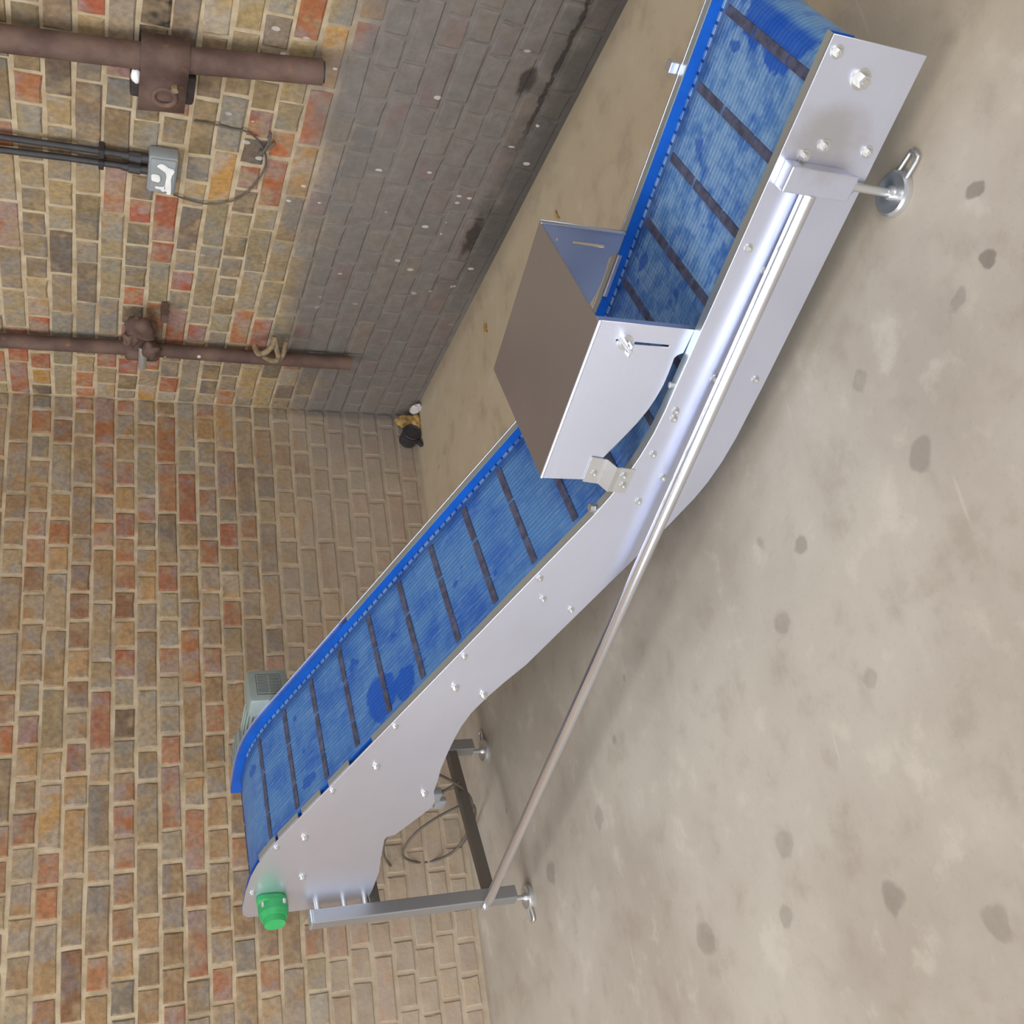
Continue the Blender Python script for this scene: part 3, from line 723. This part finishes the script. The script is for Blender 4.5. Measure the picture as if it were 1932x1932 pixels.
ringp = [lp(-0.1, -1.757 + 0.030*math.cos(a), 1.222 + 0.030*math.sin(a)) for a in dense(0, 2*math.pi, 16)]
bm_tube(bm, ringp, 0.008, 8, cap=False); from_bm('bracket_eye', bm, M_RUST, p1, 60)
bm = bmesh.new(); bm_cyl(bm, lp(-0.0925, -1.757, 1.222), lp(-0.0985, -1.757, 1.222), 0.026, n=18); from_bm('eye_hole', bm, M_BLACK, p1)
bm = bmesh.new(); bm_cyl(bm, lp(-0.096, -1.80, 1.198), lp(-0.118, -1.80, 1.198), 0.010, n=6); from_bm('bracket_bolt', bm, M_TANIRON, p1, 30)
bm = blob_bm(0.021, 3, 0.15, 3, (0.5, 1.1, 0.62))
o = from_bm('white_blob', bm, M_PASTE, p1, 60, lp(-0.085, -1.800, 1.300))
p2 = thing('iron_pipe', 'thinner rusty iron pipe near the corner with a lumpy clamp', 'pipe', (-0.048, -0.44, 0.34), group='rusty pipes on the right wall')
def lq(x, y, z): return (x + 0.048, y + 0.44, z - 0.34)
bm = wall_tube([lq(-0.042, -0.447, 0.40), lq(-0.044, -0.446, 0.52), lq(-0.046, -0.443, 0.8), lq(-0.046, -0.445, 1.2), lq(-0.046, -0.432, 1.7), lq(-0.046, -0.425, 2.1)], 0.028, 20)
from_bm('pipe_shaft', bm, M_RUST, p2, 50)
bm = bmesh.new(); bm_cyl(bm, lq(-0.05, -0.443, 1.155), lq(-0.05, -0.443, 1.275), 0.042, n=20, bev=0.006); cl = from_bm('pipe_clamp', bm, M_RUST, p2, 40)
bm = bmesh.new(); bm_box(bm, lq(-0.085, -0.585, 1.175), lq(-0.03, -0.48, 1.262), 0.012); from_bm('clamp_jaw', bm, M_RUST, p2, 40)
o = from_bm('clamp_lump', blob_bm(0.052, 3, 0.30, 5, (0.8, 1.15, 0.95)), M_RUST, p2, 60, lq(-0.085, -0.625, 1.222))
o = from_bm('clamp_lump', blob_bm(0.034, 3, 0.30, 8, (1.0, 1.0, 1.0)), M_RUST, p2, 60, lq(-0.105, -0.535, 1.185))
o = from_bm('clamp_lump', blob_bm(0.030, 3, 0.35, 2, (1.0, 1.2, 0.9)), M_RUST, p2, 60, lq(-0.10, -0.58, 1.262))
bm = bmesh.new(); bm_box(bm, lq(-0.07, -0.70, 1.135), lq(-0.007, -0.655, 1.160), 0.003); from_bm('clamp_strap', bm, M_RUST, p2)
bm = bmesh.new(); bm_tube(bm, [lq(-0.09, -0.52, 1.215), lq(-0.105, -0.49, 1.214), lq(-0.108, -0.415, 1.212)], 0.016, 14); cs = from_bm('clamp_stub', bm, M_ZINC, p2, 40); cs['label'] = 'pale stub tube on the clamp'
bm = bmesh.new(); bm_cyl(bm, lq(-0.108, -0.4155, 1.212), lq(-0.108, -0.4125, 1.212), 0.012, n=14); from_bm('stub_mouth', bm, M_BLACK, p2)
bm = bmesh.new()
bm_tube(bm, spline([lq(-0.05, -0.53, 0.80), lq(-0.088, -0.535, 0.79), lq(-0.098, -0.56, 0.765), lq(-0.09, -0.60, 0.745), lq(-0.07, -0.63, 0.74)], 6), 0.012, 8)
bm_tube(bm, spline([lq(-0.07, -0.63, 0.74), lq(-0.095, -0.58, 0.725), (0.0-0.052, -0.525+0.44, 0.71-0.34), lq(-0.09, -0.495, 0.73), lq(-0.075, -0.50, 0.765)], 6), 0.011, 8)
bm_tube(bm, spline([lq(-0.06, -0.59, 0.69), lq(-0.09, -0.555, 0.695), lq(-0.095, -0.515, 0.705), lq(-0.07, -0.48, 0.72)], 6), 0.011, 8)
sc = from_bm('scaled_clip', bm, M_TANIRON, p2, 60); sc['label'] = 'pale scaled clip gripping the pipe'

# ------------------------------------------------------------------ junction box and conduits
jb = thing('junction_box', 'small grey junction box smeared with white residue on the right wall', 'junction box', (-0.028, -1.393, 1.203))
bm = bmesh.new(); bm_box(bm, (-0.022, -0.080, -0.043), (0.024, 0.072, 0.043), 0.009); from_bm('box_body', bm, M_BOX, jb, 40)
bm = bmesh.new(); bm_box(bm, (-0.028, -0.074, -0.037), (-0.020, 0.066, 0.037), 0.004); from_bm('box_lid', bm, M_BOX, jb, 40)
def paste(ring, seed):
    bm = bmesh.new(); x0 = -0.0275
    vs = [bm.verts.new((x0, y, z)) for y, z in ring]
    f = bm.faces.new(vs); r = bmesh.ops.extrude_face_region(bm, geom=[f])
    for v in r['geom']:
        if isinstance(v, bmesh.types.BMVert): v.co.x -= 0.007
    bmesh.ops.bevel(bm, geom=[e for e in bm.edges], offset=0.0022, segments=2, affect='EDGES')
    return from_bm('white_residue', bm, M_PASTE, jb, 50)
paste([(-0.062, 0.008), (-0.050, 0.020), (-0.042, 0.010), (-0.028, -0.008), (-0.010, -0.012), (0.050, -0.008), (0.058, -0.020), (0.066, -0.014), (0.066, -0.030), (0.030, -0.029), (0.000, -0.026), (-0.020, -0.028), (-0.034, -0.034), (-0.045, -0.032), (-0.048, -0.016), (-0.060, -0.004)], 1)
paste([(-0.012, 0.033), (0.014, 0.031), (0.018, 0.010), (0.010, 0.005), (-0.010, 0.007), (-0.015, 0.018)], 2)
paste([(0.036, 0.018), (0.046, 0.020), (0.048, 0.002), (0.058, -0.004), (0.052, -0.014), (0.034, -0.010), (0.038, 0.004)], 3)
def conduit(y0, ya, yb, label):
    t = thing('conduit', label, 'conduit', (-0.026, yb, 1.246), group='conduits into the junction box')
    q = lambda x, y, z: (x + 0.026, y - yb, z - 1.246)
    bm = bmesh.new(); bm_tube(bm, [q(-0.026, yb, 1.300), q(-0.026, ya, 1.48), q(-0.026, y0, 1.66), q(-0.026, y0+(y0-ya)*2.5, 2.1)], 0.0105, 14); from_bm('conduit_tube', bm, M_BLACK, t, 50)
    bm = bmesh.new(); bm_cyl(bm, q(-0.028, yb, 1.2465), q(-0.028, yb, 1.268), 0.015, n=12); bm_cyl(bm, q(-0.028, yb, 1.268), q(-0.028, yb, 1.302), 0.0185, 0.0165, 8); bm_cyl(bm, q(-0.028, yb, 1.302), q(-0.027, yb, 1.322), 0.014, 0.0115, 14)
    from_bm('cable_gland', bm, M_BLACK, t, 30)
    bm = bmesh.new(); bm_box(bm, q(-0.040, yb-0.016, 1.372), q(0.0, yb+0.016, 1.388), 0.003); from_bm('conduit_clip', bm, M_BLACK, t)
conduit(-1.440, -1.440, -1.437, 'black conduit entering the junction box, the one nearer the thick pipe')
conduit(-1.388, -1.392, -1.390, 'black conduit entering the junction box, the one nearer the corner')
wr = thing('loose_wire', 'thin dark wire looping down the brick wall under the junction box', 'wire', (-0.004, -1.4, 1.0))
pts = [(-0.0065, y+1.4, z-1.0) for y, z in ((-1.600, 1.127), (-1.598, 1.055), (-1.592, 1.015), (-1.590, 0.972), (-1.563, 0.934), (-1.520, 0.908), (-1.47, 0.895), (-1.41, 0.903), (-1.35, 0.925), (-1.307, 0.951), (-1.276, 0.985), (-1.252, 1.059), (-1.262, 1.120), (-1.274, 1.160))]
bm = bmesh.new(); bm_tube(bm, spline(pts, 6), 0.0032, 8); from_bm('wire_strand', bm, M_WIRE, wr, 60)
bm = bmesh.new(); bm_tube(bm, spline([(-0.008, -0.20, -0.100), (-0.014, -0.165, -0.098), (-0.014, -0.118, -0.086), (-0.010, -0.116, -0.080), (-0.014, -0.14, -0.100), (-0.010, -0.165, -0.118)], 6), 0.0045, 8); from_bm('wire_hook', bm, M_WIRE, wr, 60)

# ------------------------------------------------------------------ odds and ends on the floor
bm = bmesh.new(); bm_cyl(bm, (0, -0.052, 0.0), (0, 0.028, 0.0), 0.040, n=24, bev=0.006)
dp = thing('drain_stub', 'black plastic pipe stub lying at the foot of the corner', 'pipe stub', (-0.142, -0.033, 0.046))
from_bm('stub_body', bm, M_BLACK, dp, 40)
bm = bmesh.new(); bm_tube(bm, [(0.036*math.cos(a), -0.053, 0.036*math.sin(a)) for a in dense(0, 2*math.pi, 24)], 0.005, 8, cap=False); from_bm('stub_rim', bm, M_BLACK, dp, 60)
bm = bmesh.new(); bm_tube(bm, [(-0.03, -0.03, -0.030), (-0.055, -0.05, -0.034), (-0.07, -0.055, -0.036)], [0.014, 0.012, 0.008], 10); from_bm('stub_spout', bm, M_BLACK, dp, 60)
o = from_bm('foam_crumb', blob_bm(0.030, 3, 0.30, 4, (1.1, 0.9, 0.75)), M_TAN, None, 60, (-0.083, -0.072, 0.020)); tag(o, 'crumbling tan lump beside the black pipe stub', 'debris')
o = from_bm('foam_crumb', blob_bm(0.034, 3, 0.35, 9, (1.0, 0.8, 1.25)), M_TAN, None, 60, (-0.060, -0.040, 0.052)); tag(o, 'brown crumbled lump stuck in the wall corner', 'debris')
bm = blob_bm(0.026, 2, 0.35, 6, (0.6, 1.3, 0.9)); o = from_bm('plastic_scrap', bm, M_WHITE, None, 20, (-0.028, -0.105, 0.026)); tag(o, 'crumpled white scrap at the foot of the right wall', 'debris')
bm = bmesh.new(); bm_tube(bm, spline([(0, 0, 0), (0.02, 0.010, 0.001), (0.045, 0.012, 0)], 5), [0.003]*5 + [0.004]*5 + [0.002], 7)
o = from_bm('wood_splinter', bm, M_TAN, None, 60, (-0.262, -1.668, 0.004)); tag(o, 'brown splinter on the floor beyond the hood', 'debris')
o = from_bm('leaf_scrap', blob_bm(0.014, 2, 0.3, 12, (1.5, 0.8, 0.35)), M_TAN, None, 40, (-0.195, -0.966, 0.005)); tag(o, 'small brown scrap on the floor near the sooty wall', 'debris')
